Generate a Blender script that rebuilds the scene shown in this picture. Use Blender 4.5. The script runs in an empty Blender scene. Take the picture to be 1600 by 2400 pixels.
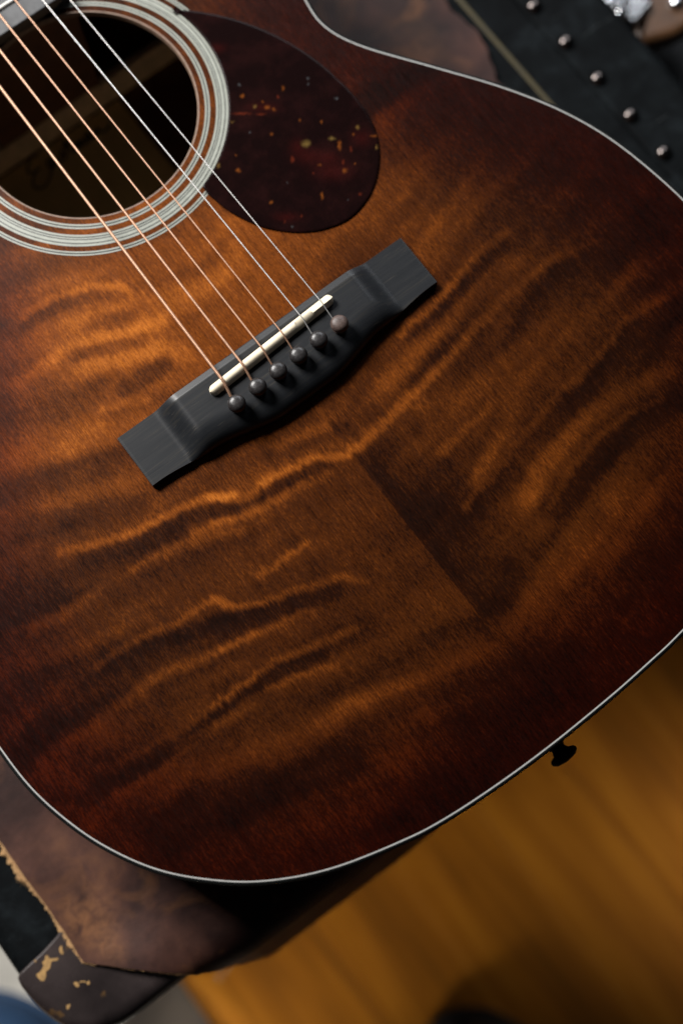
import bpy, bmesh, math, random
import numpy as np
from mathutils import Matrix, Vector
random.seed(7); rng = np.random.default_rng(7)
scene = bpy.context.scene
C = scene.collection
MM = 0.001
UP = 553.0          # soundboard height above the floor, mm

# ---------------------------------------------------------------- camera
R = ((0.796076325355535, -0.6020408312611133, -0.0030589639497488504),
     (0.5868300178665472, 0.774812296461876, 0.22736065684653228),
     (-0.13451027596125983, -0.18279152810209254, 0.9738058196878172))
CAM = Vector((-99.6, -176.7, 583.3))
cam_data = bpy.data.cameras.new('camera')
cam = bpy.data.objects.new('camera', cam_data)
C.objects.link(cam)
mw = Matrix([[R[0][i], R[1][i], R[2][i]] for i in range(3)]).to_4x4()
mw.translation = (CAM + Vector((0, 0, UP))) * MM
cam.matrix_world = mw
cam_data.sensor_fit = 'HORIZONTAL'
cam_data.sensor_width = 24.0
cam_data.lens = 49.912
cam_data.clip_start = 0.01
cam_data.clip_end = 100
cam_data.dof.use_dof = True
foc = Vector((-45, -60, 2)) - CAM
cam_data.dof.focus_distance = abs(foc.x*R[2][0] + foc.y*R[2][1] + foc.z*R[2][2]) * MM
cam_data.dof.aperture_fstop = 3.4
cam_data.dof.aperture_blades = 0
scene.camera = cam

# ---------------------------------------------------------------- light
world = bpy.data.worlds.new('World'); scene.world = world
world.use_nodes = True
bg = world.node_tree.nodes['Background']
bg.inputs[0].default_value = (0.80, 0.88, 1.0, 1); bg.inputs[1].default_value = 0.016

def area(name, loc, target, size, power, col, spread=180):
    d = bpy.data.lights.new(name, 'AREA'); d.shape = 'RECTANGLE'
    d.size, d.size_y = size; d.energy = power; d.color = col; d.spread = math.radians(spread)
    o = bpy.data.objects.new(name, d); C.objects.link(o)
    L = (Vector(loc) + Vector((0, 0, UP))) * MM; T = (Vector(target) + Vector((0, 0, UP))) * MM
    o.location = L
    o.rotation_euler = (T - L).to_track_quat('-Z', 'Y').to_euler()
    return o
area('window_light', (-300, 1020, 900), (-40, 20, 0), (0.55, 0.45), 44, (1.0, 0.97, 0.94))
area('side_fill_light', (900, 900, 700), (100, 100, 0), (0.8, 0.6), 9, (0.92, 0.95, 1.0))  # added soft fill from the right, brightens the hide by the waist
area('low_floor_fill', (-760, -470, -250), (-250, -245, -553), (0.12, 0.12), .21, (1.0, 0.93, 0.84), 30)  # added lamp below guitar height, a pool of light for the left floor
area('far_floor_fill', (560, -720, -250), (150, -370, -553), (0.12, 0.12), .13, (1.0, 0.93, 0.84), 26)  # added lamp, a second narrow pool on the right of the floor

scene.view_settings.view_transform = 'Standard'
scene.view_settings.look = 'None'
scene.view_settings.exposure = 0.0
scene.view_settings.gamma = 1.0
scene.render.film_transparent = False

# ---------------------------------------------------------------- helpers
class G:
    """small node-graph helper"""
    def __init__(s, name):
        s.m = bpy.data.materials.new(name); s.m.use_nodes = True
        s.t = s.m.node_tree; s.n = s.t.nodes; s.b = s.n['Principled BSDF']
        s.tc = s.n.new('ShaderNodeTexCoord')
    def link(s, a, b): s.t.links.new(a, b)
    def put(s, sock, v):
        if isinstance(v, bpy.types.NodeSocket): s.link(v, sock)
        elif isinstance(v, (tuple, list)):
            sock.default_value = (*v, 1) if len(v) == 3 and len(sock.default_value) == 4 else v
        else: sock.default_value = v
    def set(s, **k):
        for a, v in k.items(): s.put(s.b.inputs[a.replace('_', ' ')], v)
    def map(s, scale, rot=(0, 0, 0), loc=(0, 0, 0)):
        n = s.n.new('ShaderNodeMapping'); s.link(s.tc.outputs['Object'], n.inputs[0])
        n.inputs['Scale'].default_value = scale if isinstance(scale, tuple) else (scale,)*3
        n.inputs['Rotation'].default_value = rot; n.inputs['Location'].default_value = loc
        return n.outputs[0]
    def noise(s, scale, detail=4, rough=.55, rot=(0, 0, 0), loc=(0, 0, 0), dist=0):
        n = s.n.new('ShaderNodeTexNoise'); s.link(s.map(scale, rot, loc), n.inputs['Vector'])
        n.inputs['Scale'].default_value = 1; n.inputs['Detail'].default_value = detail
        n.inputs['Roughness'].default_value = rough; n.inputs['Distortion'].default_value = dist
        return n.outputs['Fac']
    def attr(s, name):
        n = s.n.new('ShaderNodeAttribute'); n.attribute_name = name
        return n.outputs['Fac']
    def attrc(s, name):
        n = s.n.new('ShaderNodeAttribute'); n.attribute_name = name
        return n.outputs['Color']
    def math(s, op, a, b=0.0, c=0.0, clamp=False):
        n = s.n.new('ShaderNodeMath'); n.operation = op; n.use_clamp = clamp
        s.put(n.inputs[0], a); s.put(n.inputs[1], b); s.put(n.inputs[2], c)
        return n.outputs[0]
    def rng(s, v, a, b, c, d, smooth=False):
        n = s.n.new('ShaderNodeMapRange'); s.put(n.inputs['Value'], v)
        if smooth: n.interpolation_type = 'SMOOTHSTEP'
        for i, x in zip(('From Min', 'From Max', 'To Min', 'To Max'), (a, b, c, d)): n.inputs[i].default_value = x
        return n.outputs[0]
    def ramp(s, v, stops):
        n = s.n.new('ShaderNodeValToRGB'); s.put(n.inputs[0], v)
        e = n.color_ramp.elements
        while len(e) < len(stops): e.new(.5)
        for k, (p, c) in zip(e, stops): k.position = p; k.color = (*c, 1)
        return n.outputs[0]
    def mix(s, f, a, b, mode='MIX'):
        n = s.n.new('ShaderNodeMix'); n.data_type = 'RGBA'; n.blend_type = mode
        s.put(n.inputs[0], f); s.put(n.inputs[6], a); s.put(n.inputs[7], b)
        return n.outputs[2]
    def bump(s, h, strength, dist):
        n = s.n.new('ShaderNodeBump'); s.put(n.inputs['Height'], h)
        n.inputs['Strength'].default_value = strength; n.inputs['Distance'].default_value = dist
        s.link(n.outputs[0], s.b.inputs['Normal'])

def plain(name, col, rough=.5, metal=0, var=.15, scale=400, bump=0, spec=.5):
    g = G(name); f = g.noise(scale, 4)
    a = tuple(c*(1-var) for c in col); b = tuple(c*(1+var) for c in col)
    g.set(Base_Color=g.mix(g.rng(f, .3, .7, 0, 1), a, b), Metallic=metal,
          Roughness=g.rng(f, .3, .7, max(rough-.07, .02), rough+.07))
    g.b.inputs['Specular IOR Level'].default_value = spec
    if bump: g.bump(f, bump, .0004)
    return g.m

ROOTS = {}
def thing(name, label, cat, loc, group=None):
    o = bpy.data.objects.new(name, None); C.objects.link(o)
    o.empty_display_size = .03
    o.location = ((loc[0])*MM, loc[1]*MM, (loc[2]+UP)*MM)
    o['label'] = label; o['category'] = cat
    if group: o['group'] = group
    return o
def tag(o, label=None, cat=None, kind=None, group=None):
    for k, v in (('label', label), ('category', cat), ('kind', kind), ('group', group)):
        if v: o[k] = v
    return o
def world_of(o):
    v = Vector(o.location); p = o.parent
    while p: v += Vector(p.location); p = p.parent
    return v
def obj(name, verts, faces, mat, parent=None, loc=None, smooth=True, auto=None, mats=None):
    """one mesh object; verts in guitar mm (z=0 on the soundboard); origin at loc (mm) or at the parent's"""
    me = bpy.data.meshes.new(name)
    v = np.array(verts, float).reshape(-1, 3) + (0, 0, UP)
    org = np.array(loc if loc is not None else (0, 0, -UP), float) + (0, 0, UP)
    if loc is None and parent is not None: org = np.array(world_of(parent))/MM
    me.from_pydata(((v - org)*MM).tolist(), [], faces)
    me.materials.append(mat)
    for m in (mats or []): me.materials.append(m)
    me.update()
    if smooth: me.polygons.foreach_set('use_smooth', [True]*len(me.polygons))
    o = bpy.data.objects.new(name, me); C.objects.link(o)
    if parent is not None:
        o.parent = parent; o.location = Vector(org*MM) - world_of(parent)
    else: o.location = Vector(org*MM)
    if auto is not None and smooth: me.set_sharp_from_angle(angle=math.radians(auto))
    return o

def catmull(pts, n=8, closed=True):
    p = np.array(pts, float); N = len(p); out = []
    for i in range(N if closed else N-1):
        if closed: a, b, c, d = (p[(i+k) % N] for k in (-1, 0, 1, 2))
        else: a, b, c, d = p[max(i-1, 0)], p[i], p[i+1], p[min(i+2, N-1)]
        for t in np.linspace(0, 1, n, endpoint=False):
            out.append(.5*(2*b+(c-a)*t+(2*a-5*b+4*c-d)*t*t+(3*b-a-3*c+d)*t**3))
    if not closed: out.append(p[-1])
    return np.array(out)
def ccw(p):
    p = np.array(p, float); x, y = p[:, 0], p[:, 1]
    return p if (x*np.roll(y, -1)-np.roll(x, -1)*y).sum() > 0 else p[::-1]
def normals(p):
    d = np.roll(p, -1, 0)-np.roll(p, 1, 0); d /= np.linalg.norm(d, axis=1)[:, None]+1e-9
    return np.stack([d[:, 1], -d[:, 0]], 1)         # outward for ccw
def resample(p, step):
    q = np.vstack([p, p[:1]]); s = np.r_[0, np.cumsum(np.linalg.norm(np.diff(q, axis=0), axis=1))]
    t = np.linspace(0, s[-1], max(int(s[-1]/step), 8), endpoint=False)
    return np.stack([np.interp(t, s, q[:, 0]), np.interp(t, s, q[:, 1])], 1)
def loft(rings, closed=True, cap0=False, cap1=False):
    n = len(rings[0]); V = np.vstack(rings); F = []
    for k in range(len(rings)-1):
        for i in range(n if closed else n-1):
            j = (i+1) % n
            F.append((k*n+i, k*n+j, (k+1)*n+j, (k+1)*n+i))
    if cap0: F.append(tuple(range(n-1, -1, -1)))
    if cap1: F.append(tuple((len(rings)-1)*n+i for i in range(n)))
    return V, F
def rings_z(p, prof):
    """prof: list of (outward offset, z)"""
    n = normals(p)
    return [np.c_[p+n*o, np.full(len(p), z)] for o, z in prof]
def slab(poly, z0, z1, r=1.0, k=4, factor=None):
    p = ccw(poly); n = normals(p); f = np.ones(len(p)) if factor is None else np.array(factor)
    R_ = [np.c_[p, np.full(len(p), z0)]]
    for i in range(k+1):
        a = math.pi/2*i/k
        R_.append(np.c_[p-n*(r*(1-math.cos(a))*f)[:, None], z1-r*f*(1-math.sin(a))])
    R_.append(np.c_[p-n*(r*1.12*f)[:, None], np.full(len(p), z1)])
    return loft(R_, cap0=True, cap1=True)
def rrect(x0, y0, x1, y1, r, k=8):
    out = []
    for cx, cy, a in ((x1-r, y1-r, 0), (x0+r, y1-r, 90), (x0+r, y0+r, 180), (x1-r, y0+r, 270)):
        for i in range(k+1):
            t = math.radians(a+90*i/k); out.append((cx+r*math.cos(t), cy+r*math.sin(t)))
    return out
def box(x0, y0, z0, x1, y1, z1):
    return ([(x0, y0, z0), (x1, y0, z0), (x1, y1, z0), (x0, y1, z0), (x0, y0, z1), (x1, y0, z1), (x1, y1, z1), (x0, y1, z1)],
            [(3, 2, 1, 0), (4, 5, 6, 7), (0, 1, 5, 4), (1, 2, 6, 5), (2, 3, 7, 6), (3, 0, 4, 7)])
def tube(path, rad, n=8, caps=True):
    P = np.array(path, float); m = len(P); r = np.broadcast_to(np.array(rad, float), (m,))
    T = np.gradient(P, axis=0); T /= np.linalg.norm(T, axis=1)[:, None]
    up = np.array((0, 0, 1.)); rings = []
    for i in range(m):
        u = up if abs(T[i, 2]) < .95 else np.array((1., 0, 0))
        a = np.cross(T[i], u); a /= np.linalg.norm(a); b = np.cross(a, T[i])
        t = np.linspace(0, 2*np.pi, n, endpoint=False)
        rings.append(P[i]+r[i]*(np.cos(t)[:, None]*a+np.sin(t)[:, None]*b))
    return loft(rings, cap0=caps, cap1=caps)
def lathe(prof, n=24, c=(0, 0, 0)):
    t = np.linspace(0, 2*np.pi, n, endpoint=False)
    return loft([np.stack([c[0]+r*np.cos(t), c[1]+r*np.sin(t), np.full(n, c[2]+z)], 1) for r, z in prof], cap0=True, cap1=True)
def join(*vf):
    V = []; F = []; k = 0
    for v, f in vf:
        v = np.array(v, float); V.append(v); F += [tuple(i+k for i in q) for q in f]; k += len(v)
    return np.vstack(V), F
def vnoise(x, y, seed=0):
    """value noise, numpy"""
    r = np.random.default_rng(seed).random((256, 256))
    xi = np.floor(x).astype(int); yi = np.floor(y).astype(int)
    fx = x-xi; fy = y-yi; fx = fx*fx*(3-2*fx); fy = fy*fy*(3-2*fy)
    g = lambda a, b: r[a % 256, b % 256]
    return (g(xi, yi)*(1-fx)+g(xi+1, yi)*fx)*(1-fy)+(g(xi, yi+1)*(1-fx)+g(xi+1, yi+1)*fx)*fy

FIGURE = [
 ('', [(-79.3, 86.7), (-67.2, 86.3), (-55.0, 84.7), (-45.5, 81.3), (-35.5, 73.5), (-33.4, 67.4)], 2.43, 0.6, 0.6),
 ('', [(-79.5, 82.7), (-58.5, 79.6), (-48.4, 77.2), (-42.3, 72.6)], 2.24, -0.6, -0.5),
 ('', [(-97.9, 61.5), (-83.6, 62.3), (-71.2, 61.2), (-57.6, 58.5), (-45.5, 53.5), (-29.6, 48.3)], 3.17, 0.4, 0.5),
 ('', [(-70.6, 49.8), (-56.2, 44.0), (-46.6, 40.9), (-37.0, 38.0), (-30.7, 30.5)], 4.48, 0.5, 0.6),
 ('', [(-53.1, 64.9), (-41.3, 57.2)], 3.36, -0.4, -0.4),
 ('', [(-69.8, 57.7), (-54.8, 51.5), (-42.4, 46.9)], 2.43, -0.5, -0.6),
 ('', [(-60.4, 32.2), (-49.5, 31.4), (-40.9, 32.4)], 3.36, -0.7, -0.7),
 ('', [(-87.2, 88.6), (-79.4, 83.6)], 4.85, -0.4, -0.4),
 ('', [(-73.7, 29.8), (-64.2, 26.8), (-55.6, 22.8)], 2.24, 0.5, 0.5),
 ('', [(-109.5, 55.4), (-90.8, 49.4), (-73.0, 41.7)], 7.47, -0.25, -0.3),
 ('', [(-116.3, 39.9), (-104.3, 40.7), (-90.0, 33.9), (-79.9, 26.3)], 4.85, 0.3, 0.3),
 ('', [(-121.7, 37.4), (-97.3, 24.8)], 7.09, 0.25, 0.3),
 ('', [(-106.0, 16.1), (-87.5, 10.1), (-73.6, 2.8)], 5.6, -0.4, -0.4),
 ('', [(-131.0, 6.9), (-110.3, -0.9), (-87.8, -12.1)], 4.85, -0.4, -0.4),
 ('', [(-123.4, -9.2), (-105.8, -16.1), (-90.6, -21.3), (-77.0, -23.6), (-63.8, -26.4), (-51.5, -32.5)], 2.05, 0.6, 1),
 ('', [(-117.3, -17.7), (-97.1, -25.2), (-77.1, -29.0), (-54.8, -37.1)], 2.8, -0.7, -0.9),
 ('', [(-104.6, -32.7), (-88.3, -34.1), (-72.3, -38.2), (-57.9, -41.3)], 1.87, 0.4, 0.6),
 ('B', [(-58.2, -29.5), (-46.7, -37.2), (-35.9, -36.3), (-26.2, -38.3), (-14.9, -40.7), (-1.2, -49.2)], 2.24, 1, 1),
 ('B', [(-53.9, -35.2), (-36.7, -41.1), (-21.1, -43.1), (-10.6, -46.5)], 2.05, -0.9, -0.6),
 ('B', [(-64.8, -38.6), (-56.5, -41.2), (-43.8, -44.8), (-28.5, -47.3), (-13.2, -50.0)], 2.24, 0.5, 0.4),
 ('B', [(-23.0, -28.2), (-7.9, -31.4), (-0.1, -34.7)], 2.8, 0.5, 0.5),
 ('T', [(1.5, -47.7), (9.1, -49.0), (17.8, -48.2), (36.7, -44.3), (58.5, -40.2), (78.0, -35.4), (91.5, -34.6), (102.4, -34.1), (117.1, -31.8), (143.9, -35.7)], 2.61, 1.1, 0.4),
 ('B', [(-62.3, -67.5), (-50.8, -69.4), (-38.5, -70.0)], 1.87, 0.5, 0.8),
 ('B', [(-84.0, -65.1), (-77.9, -73.9), (-61.1, -79.7), (-48.2, -85.2), (-34.9, -90.0), (-28.7, -96.5)], 1.87, 0.7, 0.7),
 ('B', [(-90.8, -74.5), (-74.0, -80.2), (-60.9, -85.0), (-41.3, -92.9)], 2.99, -1, -0.3),
 ('B', [(-93.6, -84.1), (-78.9, -86.8), (-63.7, -88.9), (-53.5, -92.4)], 1.68, 0.5, 0.4),
 ('B', [(-109.3, -100.1), (-97.8, -101.1), (-80.8, -100.7), (-62.5, -104.3), (-52.0, -107.1), (-44.7, -108.5)], 2.05, 0.6, 0.7),
 ('B', [(-111.6, -103.1), (-95.5, -103.8), (-79.7, -104.8), (-62.7, -110.2)], 2.61, -0.8, -0.7),
 ('B', [(-114.0, -106.5), (-93.9, -107.3), (-76.0, -111.1), (-59.0, -116.3)], 1.87, 0.6, 0.4),
 ('B', [(-158.1, -16.6), (-147.2, -18.5), (-125.1, -22.4), (-101.3, -30.0), (-82.8, -33.5)], 6.72, -0.7, -0.7),
 ('B', [(-150.9, -30.3), (-131.0, -30.8), (-111.9, -33.3), (-97.1, -35.7), (-78.2, -38.8), (-57.7, -47.2)], 2.8, 0.5, 0.5),
 ('B', [(-138.3, -59.3), (-118.4, -60.0), (-99.7, -63.0), (-84.5, -65.1), (-78.5, -74.1), (-70.5, -76.6)], 1.87, 0.5, 0.7),
 ('B', [(-185.6, -69.3), (-167.6, -66.4), (-147.6, -66.6), (-127.7, -67.4), (-104.9, -70.2), (-85.6, -78.1), (-73.8, -81.1)], 5.04, -0.8, -0.9),
 ('B', [(-167.2, -77.5), (-142.6, -77.1), (-125.5, -75.8), (-108.2, -80.6), (-89.6, -83.6), (-78.2, -87.1)], 2.61, 0.5, 0.5),
 ('B', [(-131.6, -101.8), (-114.2, -100.3), (-98.0, -100.8), (-88.5, -101.2)], 1.68, 0.4, 0.4),
 ('B', [(-173.7, -98.5), (-151.6, -101.4), (-133.2, -104.0), (-117.3, -104.5), (-105.0, -104.7), (-92.2, -106.1)], 3.17, -0.6, -0.7),
 ('B', [(-162.1, -104.9), (-140.0, -107.9), (-118.9, -106.7), (-107.7, -108.5), (-95.7, -110.8)], 2.61, 0.5, 0.5),
 ('B', [(-180.3, -77.4), (-170.5, -96.5)], 5.23, 0.4, 0.4),
 ('B', [(-175.9, -107.3), (-166.5, -128.1)], 5.23, 0.4, 0.35),
 ('B', [(-151.7, -78.6), (-131.9, -80.6)], 5.6, 0.2, 0.2),
 ('B', [(-156.7, -131.5), (-136.3, -130.8), (-115.8, -138.3)], 8.21, -0.7, -0.7),
 ('B', [(-129.5, -127.9), (-101.4, -134.1), (-68.6, -134.6), (-37.7, -138.1), (-9.0, -145.0)], 6.35, 0.4, 0.4),
 ('B', [(-127.1, -139.4), (-99.0, -145.7), (-80.8, -150.7)], 7.09, -0.6, -0.5),
 ('B', [(-134.2, -163.9), (-114.9, -166.9), (-86.3, -172.4)], 5.97, 0.35, 0.3),
 ('', [(-70.6, -194.9), (-28.4, -183.7), (2.2, -173.8)], 14.93, -0.5, -0.5),
 ('T', [(49.1, -20.2), (62.8, -17.3), (80.9, -14.3), (100.3, -9.9), (116.5, -9.8)], 2.05, 0.8, 0.5),
 ('T', [(51.7, -22.2), (71.7, -19.5), (91.8, -18.0), (112.0, -14.2)], 2.05, -0.6, -0.5),
 ('T', [(29.5, -33.5), (52.1, -31.0), (71.0, -26.9), (89.1, -24.1), (107.4, -21.1)], 4.67, 0.5, 0.45),
 ('T', [(48.6, -42.5), (69.7, -42.1), (95.8, -42.3), (123.0, -41.7), (149.9, -42.0), (170.3, -43.7)], 8.21, -0.6, -0.6),
 ('T', [(5.7, -39.1), (11.1, -39.5), (19.8, -40.2)], 2.99, -0.7, -0.6),
 ('T', [(3.4, -58.6), (17.5, -55.1), (26.8, -55.0)], 6.35, -0.5, -0.4),
 ('T', [(1.5, -64.1), (3.9, -84.6), (8.0, -108.4), (11.8, -129.5)], 11.2, -0.5, -0.5),
 ('T', [(19.0, -79.8), (20.5, -104.1), (24.0, -122.8)], 11.2, -0.4, -0.4),
 ('T', [(0.1, -32.4), (0.1, -41.9)], 1.68, -0.6, -0.6),
 ('T', [(2.0, -58.0), (1.9, -84.3), (2.1, -113.1), (2.8, -129.4)], 4.11, -0.6, -0.45),
 ('T', [(30.8, -71.8), (48.3, -69.2), (60.2, -67.4)], 2.24, 0.6, 0.6),
 ('T', [(32.0, -77.9), (45.3, -78.5)], 2.61, -0.3, -0.3),
 ('T', [(34.3, -91.3), (47.0, -84.1), (62.3, -77.6), (78.2, -68.3), (100.2, -63.3), (119.0, -59.9), (141.8, -58.2), (172.2, -62.1)], 4.11, 0.5, 0.3),
 ('T', [(24.3, -97.0), (39.2, -93.9), (56.9, -88.5), (77.4, -84.8), (96.9, -80.3), (115.5, -76.9), (133.7, -74.4), (151.2, -75.4)], 2.24, 0.8, 0.35),
 ('T', [(30.0, -101.4), (53.9, -94.5), (78.6, -90.0), (104.1, -84.5), (128.1, -81.1), (154.3, -84.4)], 5.23, -0.7, -0.7),
 ('T', [(46.7, -110.1), (57.7, -102.8), (75.3, -100.3), (92.6, -98.4), (113.1, -99.1), (131.9, -102.4)], 4.29, 0.55, 0.4),
 ('T', [(51.8, -117.9), (69.8, -110.8), (85.0, -107.7), (106.0, -107.7), (122.2, -111.3)], 1.68, 0.6, 0.4),
 ('T', [(53.7, -120.0), (62.2, -116.5), (80.8, -112.8), (101.8, -112.8), (127.4, -116.2)], 4.48, -0.7, -0.6),
 ('T', [(75.6, -131.9), (93.2, -129.6), (119.7, -125.4)], 6.72, 0.4, 0.35),
 ('T', [(23.8, -137.2), (41.7, -141.9), (61.9, -144.2), (86.5, -136.2)], 8.21, 0.3, 0.3),
 ('T', [(-33.1, -149.3), (-16.8, -144.9), (1.4, -143.4), (18.3, -144.1)], 5.6, 0.45, 0.4),
 ('T', [(44.8, -170.2), (50.0, -185.2)], 1.49, 0.3, 0.3),
 ('', [(-23.8, -164.5), (11.0, -174.3)], 13.07, -0.4, -0.4),
 ('T', [(102.3, 76.9), (122.1, 78.3), (137.8, 74.6)], 5.23, -0.9, -0.9),
 ('T', [(103.9, 67.5), (119.9, 67.6), (139.9, 69.0)], 3.73, 0.4, 0.3),
 ('T', [(114.2, 99.3), (126.0, 91.7)], 4.48, 0.3, 0.3),
 ('T', [(72.9, 38.6), (101.8, 35.8)], 10.08, 0.4, 0.3),
 ('T', [(141.2, 23.2), (142.9, 9.8)], 1.49, 0.25, 0.25),
 ('T', [(66.0, 23.4), (90.5, 15.0)], 7.47, 0.25, 0.2),
]
FLECKS = [
 (70.68, 77.96, 1.96, -1.49, -1.34, -1.79, 'g'),
 (81.41, 72.91, 1.74, -1.32, -0.54, -0.72, 'g'),
 (82.11, 68.16, 0.87, -0.66, -1.8, -2.38, 'o'),
 (76.61, 56.94, 1.08, -0.82, -0.89, -1.18, 'o'),
 (33.27, 93.08, 0.76, -0.58, -1.04, -1.44, 'y'),
 (38.69, 85.72, 1.08, -0.82, -0.61, -0.84, 'o'),
 (63.15, 106.61, 0.88, -0.67, -0.72, -0.98, 'y'),
 (67.42, 102.89, 1.21, -0.91, -0.81, -1.1, 'o'),
 (69.34, 100.29, 0.88, -0.66, -0.63, -0.85, 'o'),
 (61.74, 114.34, 1.1, -0.83, -0.54, -0.74, 'o'),
 (67.48, 106.46, 0.77, -0.58, -0.36, -0.49, 'o'),
 (78.96, 106.33, 0.66, -0.5, -0.73, -0.98, 'o'),
 (74.41, 104.25, 0.33, -0.25, -0.72, -0.98, 'r'),
 (63.21, 101.82, 2.19, -1.66, -0.36, -0.49, 'r'),
 (56.32, 107.52, 4.38, -3.32, -0.4, -0.55, 'r'),
 (50.66, 106.52, 0.66, -0.5, -0.44, -0.61, 'y'),
 (42.38, 92.51, 0.76, -0.58, -0.35, -0.48, 'o'),
 (61.23, 91.05, 0.65, -0.5, -0.45, -0.6, 'o'),
 (75.23, 88.63, 0.55, -0.41, -0.45, -0.6, 'o'),
 (61.19, 53.39, 0.76, -0.57, -1.23, -1.64, 'o'),
 (41.29, 64.62, 0.75, -0.57, -0.61, -0.82, 'o'),
 (93.99, 70.24, 0.65, -0.5, -0.73, -0.96, 'y'),
 (90.26, 68.74, 0.65, -0.5, -0.54, -0.72, 'o'),
 (97.07, 62.44, 1.96, -1.49, -0.36, -0.48, 'o'),
 (94.98, 57.46, 0.54, -0.41, -1.09, -1.42, 'y'),
 (82.42, 56.72, 0.54, -0.41, -0.45, -0.59, 'o'),
 (69.32, 65.91, 0.76, -0.58, -0.4, -0.53, 'o'),
 (64.57, 64.68, 0.65, -0.49, -0.35, -0.47, 'r'),
 (48.22, 51.3, 0.54, -0.41, -0.52, -0.7, 'r'),
 (40.66, 53.56, 0.43, -0.33, -0.52, -0.7, 'r'),
 (78.53, 60.6, 0.54, -0.41, -0.89, -1.18, 'r'),
 (61.24, 75.58, 0.87, -0.66, -1.15, -1.55, 'r'),
 (75.12, 43.74, 0.97, -0.74, -0.53, -0.7, 'r'),
 (82.56, 82.4, 0.44, -0.33, -0.72, -0.96, 'o'),
 (90.72, 103.63, 0.44, -0.33, -0.37, -0.49, 'w'),
 (94.99, 87.49, 0.55, -0.42, -0.46, -0.61, 'w'),
 (89.12, 100.92, 0.44, -0.33, -0.37, -0.49, 'w'),
 (63.92, 119.66, 0.44, -0.33, -0.36, -0.49, 'w'),
 (53.91, 97.26, 0.33, -0.25, -0.27, -0.36, 'w'),
 (32.49, 56.11, 0.27, -0.2, -0.22, -0.29, 'w'),
 (41.58, 49.49, 0.32, -0.24, -0.26, -0.35, 'w'),
 (69.03, 44.68, 0.27, -0.2, -0.22, -0.29, 'w'),
 (52.78, 67.61, 0.32, -0.25, -0.26, -0.35, 'w'),
 (85.06, 63.58, 0.65, -0.49, -0.9, -1.19, 'r'),
 (67.83, 72.45, 4.89, -3.71, -2.22, -2.97, 'R'),
 (74.45, 66.5, 3.8, -2.88, -1.79, -2.37, 'R'),
 (66.7, 78.92, 2.72, -2.06, -2.23, -2.99, 'R'),
 (66.85, 140.76, 3.32, -2.52, -1.36, -1.88, 'R'),
 (42.68, 54.59, 4.3, -3.26, -1.3, -1.75, 'R'),
 (92.26, 65.15, 3.27, -2.48, -2.26, -2.97, 'R'),
 (65.77, 104.14, 4.93, -3.74, -1.34, -1.83, 'R'),
 (72.06, 59.93, 6.5, -4.93, -2.67, -3.54, 'R'),
]
FLAKES = [[(-241.1, -133.5), (-239.8, -134.0), (-239.9, -135.7), (-236.7, -137.7), (-237.7, -138.5), (-240.1, -137.4), (-242.3, -139.3), (-244.6, -139.4), (-245.3, -140.6), (-247.4, -142.2), (-248.9, -141.0), (-249.0, -137.8), (-247.2, -137.8), (-245.5, -137.3), (-243.9, -136.3), (-243.9, -135.0), (-241.9, -134.7)], [(-233.4, -134.3), (-232.3, -134.3), (-233.4, -137.0), (-233.5, -137.8), (-234.7, -137.2), (-234.3, -135.0)], [(-237.2, -151.0), (-235.6, -152.0), (-236.0, -153.9), (-237.4, -153.3)], [(-232.3, -154.5), (-231.1, -154.5), (-231.5, -156.0), (-232.7, -155.7)], [(-246.1, -131.9), (-245.3, -132.3), (-245.8, -133.3), (-246.4, -132.8)], [(-234.9, -152.3), (-233.4, -152.8), (-232.3, -154.2), (-232.8, -154.5), (-233.8, -153.3), (-234.9, -153.0)], [(-245.6, -157.3), (-243.7, -157.9), (-245.5, -159.2), (-246.3, -159.0)]]
CU = (-432, -172, 90)
SH = (-124, -386)


# ---------------------------------------------------------------- materials
def mat_soundboard():
    g = G('flamed_sunburst_wood')
    f = g.attr('figure'); b = g.attr('burst')
    fib = g.noise((2300, 330, 1), 2, .6)                 # fine fibres along the grain
    fib2 = g.noise((650, 110, 1), 3, .6, loc=(3, 1, 0))
    speck = g.noise((1900, 900, 1), 2, .6, loc=(7, 2, 0))
    blot = g.noise((110, 70, 1), 5, .65)
    v = g.math('ADD', f, g.math('MULTIPLY', g.math('SUBTRACT', fib, .5), .44))
    v = g.math('ADD', v, g.math('MULTIPLY', g.math('SUBTRACT', fib2, .5), .10))
    v = g.math('ADD', v, g.math('MULTIPLY', g.math('SUBTRACT', speck, .5), .22))
    line = g.noise((1250, 9, 1), 2, .5, loc=(2, 5, 0))
    v = g.math('ADD', v, g.math('MULTIPLY', g.math('SUBTRACT', line, .5), .22))
    v = g.math('ADD', v, g.math('MULTIPLY', g.math('SUBTRACT', blot, .5), .20), clamp=True)
    c = g.ramp(v, [(0, (.0035, .0011, .0006)), (.2, (.0140, .0033, .0009)), (.4, (.058, .0143, .0020)),
                   (.6, (.165, .0415, .0046)), (.8, (.37, .106, .0125)), (1, (.60, .20, .030))])
    c = g.mix(g.math('SUBTRACT', 1.0, b), c, (1.0, .43, .25), 'MULTIPLY')
    pore = g.noise((1500, 260, 1), 2, .5, loc=(1, 9, 0))
    c = g.mix(g.rng(pore, .62, .76, 0, .4), c, (.006, .003, .002))
    g.set(Base_Color=c, Roughness=g.rng(fib2, .3, .7, .30, .38))
    g.b.inputs['Specular IOR Level'].default_value = .09
    g.bump(fib, .10, .0002)
    return g.m
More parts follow.
